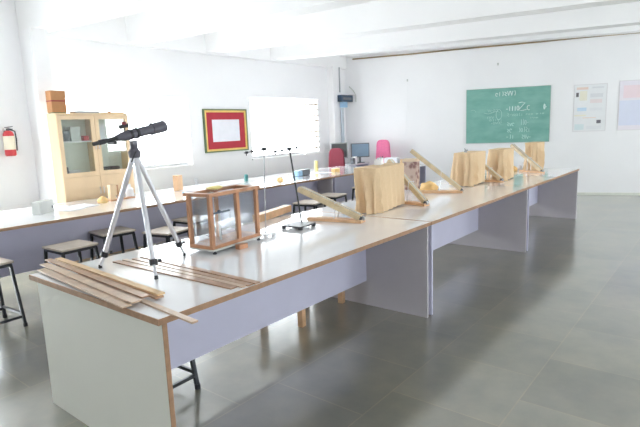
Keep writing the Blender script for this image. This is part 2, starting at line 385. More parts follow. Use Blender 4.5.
# tube
Pe = Vector((.20, .745, 1.458)); Po = Vector((.655, .80, 1.540)); d = (Po-Pe).normalized()
t = thing('telescope', 'dark grey refractor telescope mounted on the silver tripod, pointing to the right', 'telescope', (.43, .772, 1.467)); o0 = Vector((.43, .772, 1.467))
L = (Po-Pe).length
def Q(u, up=0): return Pe + d*(L*u) + Vector((0, 0, up)) - o0
bm = new(); tube(bm, [Q(.30), Q(.36), Q(.40), Q(.80)], [.014, .020, .024, .027], 20); obj('main_tube', bm, 'tube', t, smooth=True)
bm = new(); tube(bm, [Q(.80), Q(.805), Q(.99), Q(1.0), Q(1.0), Q(.985)], [.027, .032, .034, .034, .029, .0285], 20); obj('dew_shield', bm, 'tube', t, smooth=True)
bm = new(); tube(bm, [Q(.982), Q(.986)], .0283, 20); obj('objective_lens', bm, 'bscreen', t)
bm = new(); tube(bm, [Q(.0), Q(.07), Q(.075), Q(.14), Q(.145), Q(.31)], [.010, .010, .013, .013, .0105, .0105], 16); obj('eyepiece_drawtube', bm, 'blk', t, smooth=True)
bm = new(); tube(bm, [Q(.24, -.016)-Vector((0, .03, 0)), Q(.24, -.016)+Vector((0, .03, 0))], .010, 12); obj('focus_knob', bm, 'blk', t)
bm = new(); tube(bm, [Q(.42, .022), Q(.42, .05)], .004, 8); tube(bm, [Q(.36, .052), Q(.47, .052)], [.010, .010], 12); obj('finder', bm, 'blk', t)
bm = new(); tube(bm, [Q(.42, .058), Q(.42, .066), Q(.42, .075)], [.010, .012, .009], 10); obj('finder_cap', bm, mat('dull_red_cap', (.25, .05, .06), .5), t)
bm = new(); tube(bm, [Q(.47), Q(.50)], .028, 18); tube(bm, [Q(.56), Q(.59)], .030, 18); obj('tube_ring', bm, 'blk', t)

# ---------------------------------------------------------------- analytical balance in a glass case
t = thing('balance_case', 'glass and teak balance case on the near bench beside the telescope tripod', 'balance', (1.055, .795, H), math.radians(6.5))
w2, d2, zb, zt = .23, .10, .027, .372
bm = new(); box(bm, -w2, w2, -d2, d2, zb, zb+.022); base = obj('base', bm, 'teak', t, bevel=.002)
bm = new(); box(bm, -w2-.006, w2+.006, -d2-.012, d2+.012, zb-.008, zb-.0002); obj('glass_plinth', bm, 'lgrey', base)
for sx in (-1, 1):
    for sy in (-1, 1):
        bm = new(); box(bm, min(sx*w2, sx*(w2-.026)), max(sx*w2, sx*(w2-.026)), min(sy*d2, sy*(d2-.022)), max(sy*d2, sy*(d2-.022)), zb+.022, zt-.02); obj('corner_post', bm, 'teak', t)
for sy in (-1, 1):
    bm = new(); box(bm, .012, .038, min(sy*d2, sy*(d2-.016)), max(sy*d2, sy*(d2-.016)), zb+.022, zt-.02); obj('middle_post', bm, 'teak', t)
bm = new()
a, b = w2+.012, d2+.012
for q in ((-a, a, -b, -b+.036), (-a, a, b-.036, b), (-a, -a+.045, -b+.036, b-.036), (a-.045, a, -b+.036, b-.036)): box(bm, *q, zt-.02, zt)
obj('top_frame', bm, 'teak', t, bevel=.002)
bm = new(); box(bm, -a+.045, a-.045, -b+.036, b-.036, zt-.012, zt-.009); obj('top_pane', bm, 'glass', t)
for k, q in enumerate(((-w2+.026, .012, -d2+.008, -d2+.011), (.038, w2-.026, -d2+.008, -d2+.011), (-w2+.026, .012, d2-.011, d2-.008), (.038, w2-.026, d2-.011, d2-.008),
          (-w2+.010, -w2+.013, -d2+.022, d2-.022), (w2-.013, w2-.010, -d2+.022, d2-.022))):
    bm = new(); box(bm, *q, zb+.022, zt-.02); obj('pane', bm, 'glass', t)
bm = new(); tube(bm, [(-.05, .0, zb+.022), (-.05, 0, zb+.20)], .008, 12); obj('pillar', bm, 'lgrey', t, smooth=True)
bm = new(); bar(bm, (-.15, 0, zb+.20), (.05, 0, zb+.20), .006, .012); ball(bm, (-.05, 0, zb+.205), .013); bm2 = obj('beam', bm, 'navy', t)
for x in (-.145, .045):
    bm = new(); tube(bm, [(x, 0, zb+.20), (x, 0, zb+.075)], .0015, 6); tube(bm, [(x, 0, zb+.068), (x, 0, zb+.075)], .028, 16); obj('pan', bm, 'alu', t)
bm = new(); tube(bm, [(-.05, 0, zb+.19), (-.05, -.012, zb+.05)], .002, 6); obj('pointer', bm, 'blk', t)
for x, y in ((-w2+.015, -d2+.0), (w2-.02, -d2+.0), (0, d2-.02)):
    bm = new(); tube(bm, [(x, y, 0), (x, y, .008), (x, y, .01), (x, y, zb-.008)], [.013, .013, .006, .006], 12); obj('levelling_foot', bm, 'blk', t)
bx = centre(tag(obj('wood_block', (lambda b: (box(b, 1.01, 1.08, .62, .66, H, H+.03), b)[1])(new()), 'teak'), 'small brown wooden block on the bench in front of the glass balance case', 'block'))
bm = new(); ball(bm, (1.015, .83, H+zt+.012), .05, 1.3, .7, .25); tag(centre(obj('duster', bm, 'lemon', smooth=True)), 'folded yellow duster lying on top of the glass balance case', 'cloth')

# plank with thin rod behind the balance
bm = new(); bar(bm, (1.74, 1.22, H+.032), (2.28, 1.36, H+.032), .07, .06)
tag(centre(obj('wooden_plank', bm, 'pineo', bevel=.002)), 'thick orange wooden plank behind the balance case, by the pale retort stand', 'plank')

# ---------------------------------------------------------------- retort stands
def retort(name_label, base, rodx, top, basem, arms, rodm, foot_w, foot_d, lean=(0, 0), rr=.0036):
    t = thing('retort_stand', name_label, 'retort stand', (base[0], base[1], H), .12, 'retort stands on the near bench')
    bm = new(); box(bm, -foot_w/2, foot_w/2, -foot_d/2, foot_d/2, .016, .026)
    for sx in (-1, 1): 
        box(bm, min(sx*foot_w/2, sx*(foot_w/2-.02)), max(sx*foot_w/2, sx*(foot_w/2-.02)), -foot_d/2, -foot_d/2+.03, 0, .016)
        box(bm, min(sx*foot_w/2, sx*(foot_w/2-.02)), max(sx*foot_w/2, sx*(foot_w/2-.02)), foot_d/2-.03, foot_d/2, 0, .016)
    obj('base', bm, basem, t, bevel=.002)
    hz = top-H
    bm = new(); tube(bm, [(rodx[0], rodx[1], .026), (rodx[0]+lean[0], rodx[1]+lean[1], hz)], rr, 10); obj('rod', bm, rodm, t, smooth=True)
    T = Vector((rodx[0]+lean[0], rodx[1]+lean[1], hz-.012))
    bm = new(); box(bm, -.012, .012, -.014, .014, -.01, .014, org=T); obj('boss_head', bm, 'blk', t)
    bm = new(); tube(bm, [T+Vector((arms[0], 0, arms[2])), T+Vector((arms[1], 0, arms[3]))], .0035, 8); a = obj('clamp_arm', bm, 'chrome', t)
    for u in (.08, .3, .8):
        p = T+Vector((arms[0]+(arms[1]-arms[0])*u, 0, arms[2]+(arms[3]-arms[2])*u)); bm = new(); tube(bm, [p-Vector((.008, 0, 0)), p+Vector((.012, 0, 0))], .008, 10); tube(bm, [p, p-Vector((0, 0, .02 if u < .5 else .012))], .003, 6); obj('clamp_screw', bm, 'blk', a)
    return t
retort('pale-based retort stand right of the glass balance case', (1.385, .76, 0), (0, 0), 1.378, 'white', (-.21, .07, -.012, .008), 'chrome', .11, .10, lean=(.03, 0))
retort('black-based retort stand with a leaning rod, left of the nearest inclined plane', (1.755, .775, 0), (.07, .02), 1.365, 'cast', (-.20, .17, -.01, .01), 'cast', .20, .18, lean=(-.12, 0), rr=.006)

# ---------------------------------------------------------------- inclined planes
def incline(label, lo, hi, base_len, wd=.055, rod=None, group='wooden inclined planes along the front benches'):
    lo = Vector(lo); hi = Vector(hi); hd = Vector((hi.x-lo.x, hi.y-lo.y, 0)).normalized(); o0 = Vector((lo.x, lo.y, H))
    t = thing('inclined_plane', label, 'inclined plane', o0, 0, group)
    bm = new(); bar(bm, Vector((0, 0, .013))-hd*.02, Vector((0, 0, .013))+hd*base_len, wd+.02, .024); obj('base_board', bm, 'pineo', t, bevel=.002)
    A = lo-o0+Vector((0, 0, .040)); B = hi-o0; dd = (B-A).normalized()
    bm = new(); bar(bm, A, B, wd*1.1, .042); r = obj('ramp_board', bm, 'board', t, bevel=.002)
    up = dd.cross(Vector((0, 0, 1))).cross(dd).normalized()
    bm = new(); bar(bm, A+up*.0235+dd*.01, B+up*.0235-dd*.01, .014, .005); obj('track', bm, 'lgrey', r)
    s = dd.cross(up).normalized()
    bm = new(); tube(bm, [A-dd*.018-s*.012, A-dd*.018+s*.012], .017, 16); obj('pulley', bm, 'grey', t, smooth=True)
    bm = new(); bar(bm, A-dd*.02-s*.02, A+dd*.04-s*.02, .004, .03); bar(bm, A-dd*.02+s*.02, A+dd*.04+s*.02, .004, .03); obj('hinge', bm, 'dgrey', t)
    k = rod or .42; p = A+(B-A)*k; hb = Vector((0, 0, .025))+hd*min(base_len*.9, (Vector((p.x, p.y, 0))).length)
    bm = new(); tube(bm, [hb+s*.035, p+s*.035+up*.03], .0035, 8); tube(bm, [hb-s*.035, p-s*.035+up*.03], .0035, 8)
    tube(bm, [p-s*.04+up*.03, p+s*.04+up*.03], .003, 8); obj('support_rods', bm, 'alu', t)
    return t
incline('nearest inclined plane, low ramp left of the largest cloth-covered box', (2.13, .46, H), (2.03, .99, 1.015), .46, .072, .40)
incline('inclined plane peeping out at the right side of the largest cloth-covered box', (3.09, .40, H), (3.20, .84, 1.16), .25, .055)
incline('steep inclined plane standing free between the largest cloth box and the second one', (4.06, .48, H), (3.846, .955, 1.225), .46, .068)
incline('inclined plane in the gap between the second and third cloth-covered boxes', (5.15, .43, H), (5.215, .80, 1.06), .22, .045)
incline('farthest inclined plane, in front of the farthest cloth-covered box', (6.45, .31, H), (6.705, .815, 1.145), .38, .06)

# ---------------------------------------------------------------- cloth covered boxes
def draped(label, F, wd, dp, ang, zt, m, seed, fw=.1, grp='apparatus boxes draped in cream cloth'):
    rnd = random.Random(seed); t = thing('covered_apparatus', label, 'covered box', (F[0], F[1], H), math.radians(ang), grp)
    hgt = zt-H; r = .02; per = []
    def corner(cx, cy, a0):
        for k in range(5):
            a = a0+PI/2*k/4; per.append((Vector((cx+r*math.cos(a), cy+r*math.sin(a), 0)), Vector((math.cos(a), math.sin(a), 0))))
    def side(p, q, nrm, n):
        for k in range(1, n): per.append((p.lerp(q, k/n), nrm))
    V = lambda x, y: Vector((x, y, 0))
    corner(r, r, PI); side(V(r, 0), V(wd-r, 0), V(0, -1), 34); corner(wd-r, r, -PI/2); side(V(wd, r), V(wd, dp-r), V(1, 0), 14)
    corner(wd-r, dp-r, 0); side(V(wd-r, dp), V(r, dp), V(0, 1), 34); corner(r, dp-r, PI/2); side(V(0, dp-r), V(0, r), V(-1, 0), 14)
    n = len(per); NZ = 16; bm = new(); rings = []; ph = [rnd.random()*6 for _ in range(6)]
    acc = [0]
    for i in range(n): acc.append(acc[-1]+(per[(i+1) % n][0]-per[i][0]).length)
    for j in range(NZ+1):
        v = j/NZ; ring = []
        for i, (p, nr) in enumerate(per):
            s = acc[i]; front = max(0, -nr.y)
            mask = 1 - .8*front*min(1, max(0, (p.x-fw*wd)/(.12*wd))) if front > 0 else 1
            fold = (1-2*abs(math.sin(s*31+ph[0]+v*1.5*math.sin(s*5+ph[4]))))*.75+math.sin(s*67+ph[1]-v*2.5)*.2+math.sin(s*15+ph[2]+v*2)*.3
            amp = (.003+.042*v**.7)*mask
            cor = 0
            for cx, cy in ((0, 0), (wd, 0), (0, dp), (wd, dp)): cor = max(cor, math.exp(-((p.x-cx)**2+(p.y-cy)**2)/.0025))
            out = amp*fold + v**2*(.002+.016*cor*(1.5 if p.x < wd/2 else .2))
            z = hgt*(1-v) + (math.sin(s*9+ph[3])*.006+.007)*(1 if j == NZ else 0) + .001
            q = p+nr*out; ring.append(bm.verts.new((q.x, q.y, z)))
        rings.append(ring)
    for a, b in zip(rings, rings[1:]):
        for k in range(n): bm.faces.new((a[k], b[k], b[(k+1) % n], a[(k+1) % n]))
    # soft top, slightly sagging
    c = Vector((wd/2, dp/2, hgt)); inner = [bm.verts.new((c.x+(v.co.x-c.x)*.9, c.y+(v.co.y-c.y)*.9, hgt+.004)) for v in rings[0]]
    for k in range(n): bm.faces.new((rings[0][k], rings[0][(k+1) % n], inner[(k+1) % n], inner[k]))
    bm.faces.new(inner)
    obj('cloth', bm, m, t, smooth=True)
    bm = new(); box(bm, .05, wd-.05, .05, dp-.05, 0, hgt-.01); obj('box', bm, 'pine', t)
    return t
draped('largest and nearest cloth-covered box, with a white piece of apparatus on top', (2.50, .55), .58, .22, 5, 1.148, 'cloth', 3)
draped('second cloth-covered box from the near end, in front of the left corner of the chalkboard', (4.60, .60), .50, .21, 0, 1.148, 'cloth', 8, .42)
draped('third cloth-covered box from the near end, below the middle of the chalkboard', (5.30, .445), .42, .21, 2, 1.152, 'cloth', 14, .55)
draped('farthest cloth-covered box, standing behind the last inclined plane', (6.76, .47), .34, .19, -3, 1.172, 'cloth', 21, .8)
# things on the boxes
t = thing('ammeter', 'small white boxy apparatus on top of the largest cloth-covered box', 'apparatus', (2.84, .73, 1.1525), .2)
bm = new(); box(bm, -.05, -.005, -.03, .03, 0, .05); box(bm, .005, .05, -.025, .025, 0, .06); obj('case', bm, 'white', t, bevel=.003)
bm = new(); tube(bm, [(-.03, 0, .05), (-.03, 0, .06)], .006, 8); tube(bm, [(.03, 0, .06), (.03, 0, .07)], .006, 8); obj('terminal', bm, 'grey', t)
bm = new(); tube(bm, [(4.75, .72, 1.1525), (4.75, .72, 1.175), (4.735, .725, 1.20)], [.022, .010, .006], 10); tube(bm, [(4.735, .725, 1.165), (4.79, .71, 1.175)], .008, 8)
tag(centre(obj('clamp_boss', bm, 'grey', smooth=True)), 'small grey metal clamp left on top of the second cloth-covered box', 'clamp')
t = thing('pattern_carton', 'mottled brown carton seen just right of the largest cloth-covered box', 'carton', (4.13, 1.11, H), .1)
bm = new(); box(bm, -.05, .05, -.085, .085, 0, .35); obj('carton_body', bm, 'mottled', t, bevel=.003)
bm = new(); box(bm, -.052, .052, -.087, .087, .325, .357); obj('lid', bm, 'cloth2', t, bevel=.003)
def crumple(label, c, r, sx, sy, sz, m, seed, name='crumpled_duster', cat='cloth'):
    rnd = random.Random(seed); bm = new(); bmesh.ops.create_icosphere(bm, subdivisions=3, radius=r, matrix=Matrix.Diagonal((sx, sy, sz, 1)))
    ph = [Vector((rnd.random()*6, rnd.random()*6, rnd.random()*6)) for _ in range(3)]
    for v in bm.verts:
        k = 1+.10*math.sin(v.co.x*60+ph[0].x)*math.sin(v.co.y*55+ph[0].y)+.06*math.sin(v.co.z*90+v.co.x*50+ph[1].z); v.co *= k
        v.co.z = max(v.co.z, -r*sz*.45)
    zm = min(v.co.z for v in bm.verts)
    for v in bm.verts: v.co.z -= zm
    o = obj(name, bm, m, smooth=True); o.location = c; return tag(o, label, cat)
crumple('crumpled orange-yellow duster on the bench behind the steep inclined plane', (4.08, .86, H+.001), .085, 1.1, 1.15, .85, 'yellow', 5)
crumple('small crumpled yellow duster left of the farthest cloth-covered box', (6.72, .80, H+.001), .06, 1, 1.1, .8, 'yellow', 9)
crumple('crumpled white cloth beside the yellow duster near the farthest inclined plane', (6.85, .745, H+.001), .05, 1.2, .8, 1, 'paper', 11, 'white_cloth')

# ---------------------------------------------------------------- things on the window side benches
bm = new(); box(bm, -.105, .105, -.045, .045, 0, .125); o = obj('instrument_box', bm, 'lgrey', bevel=.004); o.location = (1.09, 3.60, H); o.rotation_euler = (0, 0, .55)
tag(o, 'pale grey box with a dark catch, left end of the window-side bench', 'box')
bm = new(); box(bm, .075, .09, -.050, -.045, .04, .065); obj('catch', bm, 'dgrey', o)
for i, (x, y, r, lab) in enumerate(((1.34, 3.62, .3, 'sheet of paper lying just right of the pale grey box'), (1.56, 3.72, .1, 'sheet of paper lying between the pale grey box and the yellow lump'),
        (1.33, 3.92, .5, 'sheet of paper at the back of the bench, behind the others'), (3.05, 3.75, .2, 'sheet of paper by the peach-coloured carton'),
        (5.62, 3.62, .1, 'sheet of paper right of the dark blue box on the far bench'))):
    bm = new(); box(bm, -.105, .105, -.148, .148, 0, .004)
    o = obj('paper_sheet', bm, 'paper'); o.location = (x, y, H+.0005); o.rotation_euler = (0, 0, r); tag(o, lab, 'paper', 'sheets of paper on the window-side benches')
bm = new(); box(bm, -.17, .17, -.05, .05, 0, .012); o = obj('wooden_board', bm, 'teak'); o.location = (2.07, 3.84, H+.0005); o.rotation_euler = (0, 0, .1); tag(o, 'flat brown wooden board lying in front of the cabinet', 'board')
crumple('round yellow lump of cloth on the bench before the wooden cabinet', (1.80, 3.74, H+.001), .055, 1.1, 1, .9, 'yellow', 2)
bm = new(); box(bm, -.03, .03, -.03, .03, 0, .17); o = obj('cream_carton', bm, 'cabw'); o.location = (1.96, 3.83, H+.013); tag(o, 'tall narrow cream carton standing on the flat brown board', 'carton')
bm = new(); tube(bm, [(0, 0, 0), (0, 0, .15), (0, 0, .165)], [.008, .008, .012], 10); o = obj('wooden_peg', bm, 'teak'); o.location = (2.02, 3.80, H+.013); tag(o, 'brown wooden peg standing beside the tall cream carton', 'peg')
bm = new(); tube(bm, [(0, 0, 0), (0, 0, .10), (0, 0, .12), (0, 0, .16)], [.05, .045, .02, .018], 16); o = obj('white_flask', bm, 'white', smooth=True); o.location = (2.24, 3.92, H+.001); tag(o, 'white flask at the back of the bench, before the right cabinet door', 'flask')
bm = new(); box(bm, -.05, .05, -.04, .04, 0, .20); o = obj('peach_carton', bm, 'peach', bevel=.003); o.location = (2.93, 3.90, H+.001); o.rotation_euler = (0, 0, .3); tag(o, 'peach-coloured carton standing under the left window', 'carton')
bm = new(); tube(bm, [(0, 0, 0), (0, 0, .13)], .03, 14); o = obj('glass_beaker', bm, 'glass', smooth=True); o.location = (3.22, 3.9, H+.001); tag(o, 'clear beaker right of the peach-coloured carton', 'beaker')
bm = new(); tube(bm, [(0, 0, 0), (0, 0, .09), (0, 0, .1)], [.03, .03, .018], 14); o = obj('green_bottle', bm, mat('teal_plastic', (.05, .2, .2), .4), smooth=True); o.location = (4.15, 3.9, H+.001); tag(o, 'small dark green bottle seen above the balance case', 'bottle')
crumple('small yellow lump of cloth seen above the right end of the balance case', (4.30, 3.35, H+.001), .045, 1.2, 1, .9, 'yellow', 22)
for x, y, lab in ((3.4, 3.45, 'small blue cap lying left of the balance case on the window-side bench'), (2.72, 3.5, 'small blue cap behind the right tripod leg on the window-side bench')):
    bm = new(); tube(bm, [(0, 0, 0), (0, 0, .02)], .02, 12); o = obj('bottle_cap', bm, 'blue'); o.location = (x, y, H+.001); tag(o, lab, 'cap', 'blue caps on the window-side bench')
t = thing('power_supply', 'dark grey instrument with a pale blue end, on the far window-side bench', 'instrument', (5.11, 3.62, H), .05)
bm = new(); box(bm, -.06, .14, -.06, .06, .005, .095); obj('case', bm, 'dgrey', t, bevel=.004)
bm = new(); box(bm, -.17, -.06, -.06, .06, .005, .085); obj('end_unit', bm, 'blue', t, bevel=.004)
bm = new(); box(bm, -.15, .12, -.05, .05, 0, .005); obj('rubber_pad', bm, 'blk', t)
bm = new(); tube(bm, [(0, 0, 0), (0, 0, .16), (0, 0, .175)], [.035, .035, .028], 16); o = obj('yellow_can', bm, 'lemon', smooth=True); o.location = (5.92, 3.98, H+.001); tag(o, 'tall yellow can left of the maroon chair back', 'can')
bm = new(); box(bm, -.07, .07, -.04, .04, 0, .055); o = obj('yellow_carton', bm, 'yellow', bevel=.003); o.location = (5.85, 3.50, H+.001); tag(o, 'low orange-yellow carton on the bench below the maroon chair', 'carton')

# ---------------------------------------------------------------- glazed cabinet
CX, CY, CW, CD, CH = 1.665, 4.37, .91, .21, 1.785
t = thing('glazed_cabinet', 'light wood cabinet with two glazed upper doors, standing against the pillar', 'cabinet', (CX, CY, 0))
bm = new()
for q in ((0, .02, 0, CD, 0, CH-.02), (CW-.02, CW, 0, CD, 0, CH-.02), (0, CW, 0, CD, CH-.02, CH), (.02, CW-.02, 0, CD, 0, .06), (.02, CW-.02, .02, CD, 1.02, 1.04), (CW/2-.01, CW/2+.01, .02, CD-.01, 1.04, CH-.02)): box(bm, *q)
obj('carcass', bm, 'cabw', t)
bm = new(); box(bm, .02, CW-.02, CD-.01, CD-.004, .06, CH-.02); obj('back_panel', bm, 'cabb', t)
for z in (1.44,):
    for a, b in ((.02, CW/2-.01), (CW/2+.01, CW-.02)):
        bm = new(); box(bm, a, b, .03, CD-.01, z, z+.015); obj('shelf', bm, 'white', t)
for i, (a, b) in enumerate(((.003, CW/2-.002), (CW/2+.002, CW-.003))):
    bm = new(); e = .05; z0, z1 = 1.03, CH-.025
    for q in ((a, a+e, z0, z1), (b-e, b, z0, z1), (a+e, b-e, z0, z0+e), (a+e, b-e, z1-e, z1)): box(bm, q[0], q[1], -.02, -.001, q[2], q[3])
    dr = obj('door', bm, 'cabw', t)
    bm = new(); box(bm, a+e-.005, b-e+.005, -.012, -.009, z0+e-.005, z1-e+.005); obj('pane', bm, 'cglass', dr)
    hx = b-.02 if i == 0 else a+.02
    bm = new(); tube(bm, [(hx, -.02, 1.35), (hx, -.035, 1.355), (hx, -.035, 1.425), (hx, -.02, 1.43)], .005, 8); obj('handle', bm, 'alu', dr)
    bm = new(); box(bm, a, b, -.02, -.001, .08, 1.025); dl = obj('door', bm, 'cabw', t)
    bm = new(); tube(bm, [(hx, -.02, .80), (hx, -.035, .805), (hx, -.035, .875), (hx, -.02, .88)], .005, 8); obj('handle', bm, 'alu', dl)
def cabitem(name, m, x, z, sx, sy, sz, lab, cat='box'):
    bm = new(); box(bm, -sx/2, sx/2, -sy/2, sy/2, 0, sz); o = obj(name, bm, m, bevel=.003); o.location = (CX+x, CY+.105, z+.001); tag(o, lab, cat)
cabitem('meter_box', 'dgrey', .10, 1.455, .13, .12, .13, 'dark grey meter box on the upper shelf behind the left cabinet door')
cabitem('red_case', 'red', .37, 1.455, .07, .1, .06, 'small red case on the upper shelf behind the left cabinet door')
cabitem('file_box', 'lgrey', .24, 1.455, .12, .12, .17, 'pale box standing mid upper shelf behind the left cabinet door')
cabitem('meter_box', 'dgrey', .07, 1.04, .07, .12, .11, 'dark meter box at the bottom left inside the cabinet')
cabitem('meter_box', 'white', .18, 1.04, .14, .12, .07, 'white meter box at the bottom inside the left cabinet door')
cabitem('file_box', 'paper', .56, 1.455, .13, .08, .19, 'white card box on the upper shelf behind the right cabinet door')  # reflection on the door glass, built as a white block
cabitem('glass_jar', 'grey', .78, 1.455, .09, .1, .12, 'grey jar on the upper shelf behind the right cabinet door', 'jar')
t = thing('instrument_tray', 'shallow tray of coiled black leads inside the right cabinet door, at the bottom', 'tray', (CX+.68, CY+.11, 1.041))
bm = new(); box(bm, -.15, .15, -.07, .07, 0, .03); obj('tray', bm, 'grey', t)
bm = new(); tube(bm, [(.11*math.cos(a*.4), .05*math.sin(a*.4), .038+a*.0006) for a in range(60)], .008, 8); obj('lead', bm, 'blk', t, smooth=True)
t = thing('cardboard_box', 'brown cardboard box with a dark red stripe on top of the cabinet', 'box', (CX+.088, CY+.12, CH))
bm = new(); box(bm, -.085, .085, -.065, .065, .012, .26); obj('carton', bm, 'brownbox', t, bevel=.003)
bm = new(); box(bm, -.086, .086, -.066, .066, .135, .15); obj('tape_stripe', bm, 'stripe', t)
bm = new(); box(bm, -.08, .08, -.06, .06, 0, .012); obj('base_board', bm, 'green', t)
bm = new(); box(bm, CX+.26, CX+.56, CY+.03, CY+.19, CH+.0005, CH+.03); tag(centre(obj('file_folder', bm, 'grey')), 'flat grey folder lying on top of the cabinet, beside the box', 'folder')
bm = new(); box(bm, CX+.62, CX+.89, CY+.03, CY+.19, CH+.0005, CH+.016); tag(centre(obj('file_folder', bm, 'brownbox')), 'flat brown folder lying at the right end of the cabinet top', 'folder')

# ---------------------------------------------------------------- fire extinguisher
t = thing('fire_extinguisher', 'red fire extinguisher with a cream label hanging on the wall left of the pillar', 'fire extinguisher', (1.37, WY-.075, 1.31))
bm = new(); tube(bm, [(0, 0, 0), (0, 0, .01), (0, 0, .255), (0, 0, .285), (0, 0, .30)], [.05, .06, .06, .045, .02], 20); obj('cylinder', bm, 'red', t, smooth=True)
bm = new(); tube(bm, [(0, 0, .075), (0, 0, .235)], .0608, 20, cap=False); obj('paper_label', bm, mat('cream_label', (.85, .78, .62), .5), t, smooth=True)
bm = new(); tube(bm, [(0, 0, .30), (0, 0, .325)], .018, 12); bar(bm, (-.03, 0, .335), (.055, 0, .345), .02, .01); bar(bm, (0, 0, .325), (.055, 0, .315), .018, .008); obj('valve', bm, 'dgrey', t)
bm = new(); tube(bm, [(.02, 0, .315), (.075, 0, .29), (.082, 0, .2), (.075, 0, .06)], .008, 8); obj('hose', bm, 'blk', t, smooth=True)
bm = new(); box(bm, -.02, .02, .055, .075, .1, .3); obj('wall_bracket', bm, 'dgrey', t)

# ---------------------------------------------------------------- framed picture
px0, px1, pz0, pz1 = 4.33, 5.29, 1.165, 1.885
t = thing('framed_notice', 'gold and crimson framed blank white notice hanging between the two windows', 'picture frame', ((px0+px1)/2, WY-.001, pz0))
def ring(e0, e1, y0, y1, m, name, par=None, bot=0):
    W = (px1-px0)/2; Hh = pz1-pz0; bm = new()
    for q in ((-W+e0, W-e0, e0, e1), (-W+e0, W-e0, Hh-e1, Hh-e0), (-W+e0, -W+e1, e1, Hh-e1), (W-e1, W-e0, e1, Hh-e1)): box(bm, q[0], q[1], y0, y1, q[2], q[3])
    return obj(name, bm, m, par)
ring(0, .022, -.035, 0, 'green', 'outer_moulding', t); ring(.022, .055, -.03, 0, 'gold', 'gold_moulding', t); ring(.055, .175, -.018, 0, 'matred', 'mat_board', t)
bm = new(); W = (px1-px0)/2; box(bm, -W+.175, W-.175, -.014, 0, .175, pz1-pz0-.175); obj('notice_sheet', bm, 'paper', t)

# louvred part of the far window
t = thing('louvre_panel', 'slatted louvre panel in the right part of the far window', 'louvre', (6.90, WY-.01, 1.0))
bm = new(); box(bm, 0, .03, 0, .05, 0, 1.08); box(bm, .44, .47, 0, .05, 0, 1.08); box(bm, .03, .44, 0, .05, 1.05, 1.08); box(bm, .03, .44, 0, .05, 0, .03); obj('frame', bm, 'ceil', t)
bm = new()
for i in range(9): box(bm, .03, .44, .0, .05, .10+i*.11, .13+i*.11)
obj('slats', bm, mat('beige_slats', (.50, .40, .32), .6), t)

# ---------------------------------------------------------------- wall device and pipes near the corner
t = thing('wall_speaker', 'dark blue-black wall box on the corner pillar above the monitors', 'wall device', (7.98, 4.83, 2.03))
bm = new(); box(bm, -.14, .28, -.05, .06, .02, .16); obj('case', bm, 'navy', t, bevel=.006)
bm = new(); box(bm, -.08, .22, -.055, -.05, .06, .11); obj('front_panel', bm, 'dgrey', t)
bm = new(); box(bm, -.06, .10, -.03, .06, -.10, .018); obj('socket_box', bm, 'blue', t, bevel=.004)
bm = new(); tube(bm, [(7.93, 4.885, 2.77), (7.93, 4.885, 2.25)], .014, 10); tag(centre(obj('conduit_pipe', bm, 'grey', smooth=True)), 'thin grey vertical conduit from the ceiling beam down to the wall device', 'conduit')
bm = new(); tube(bm, [(7.955, 4.86, 1.92), (7.955, 4.86, .05)], .035, 12); tag(centre(obj('conduit_pipe', bm, mat('blue_grey_pipe', (.50, .55, .62), .5), smooth=True)), 'thicker blue-grey conduit from the wall device down behind the monitors', 'conduit')
bm = new(); tube(bm, [(8.40, 4.80, 2.05), (8.40, 4.80, 2.2), (8.33, 4.82, 2.30), (8.24, 4.86, 2.38)], .012, 10); tube(bm, [(8.40, 4.80, 2.2), (8.22, 4.86, 2.2)], .012, 8)
tag(centre(obj('bracket_arm', bm, 'lgrey', smooth=True)), 'curved pale bracket arm right of the wall device in the corner', 'bracket')
# aged conduit along the top of the back wall
ca, sa = math.cos(math.radians(20)), math.sin(math.radians(20))
bm = new(); ys = [4.85-i*.6 for i in range(16)]
tube(bm, [(back_x(y)-.03, y, 2.965+.012*(4.85-y)+.004*math.sin(y*3)) for y in ys], .014, 10); tag(centre(obj('wall_conduit', bm, 'conduit', smooth=True)), 'long brown conduit running under the beam along the chalkboard wall', 'conduit')
BM = Matrix(((-sa, 0, 0), (ca, 0, 0), (0, 0, 1)))
def bw(s, z, off=0):     # point on back wall; s measured along it from (10.0,.5)
    return Vector((10.0-sa*s-ca*off, .5+ca*s-sa*off, z))
OFF0 = (10.0-back_x(.5))*ca    # offset of the line from the wall's inner face
WR = math.radians(-90+20)      # local x runs to the right along the wall, local -y faces the room
def on_wall(name, label, cat, s, z, group=None):
    p = bw(s, z, OFF0+.002); return thing(name, label, cat, p, WR, group)

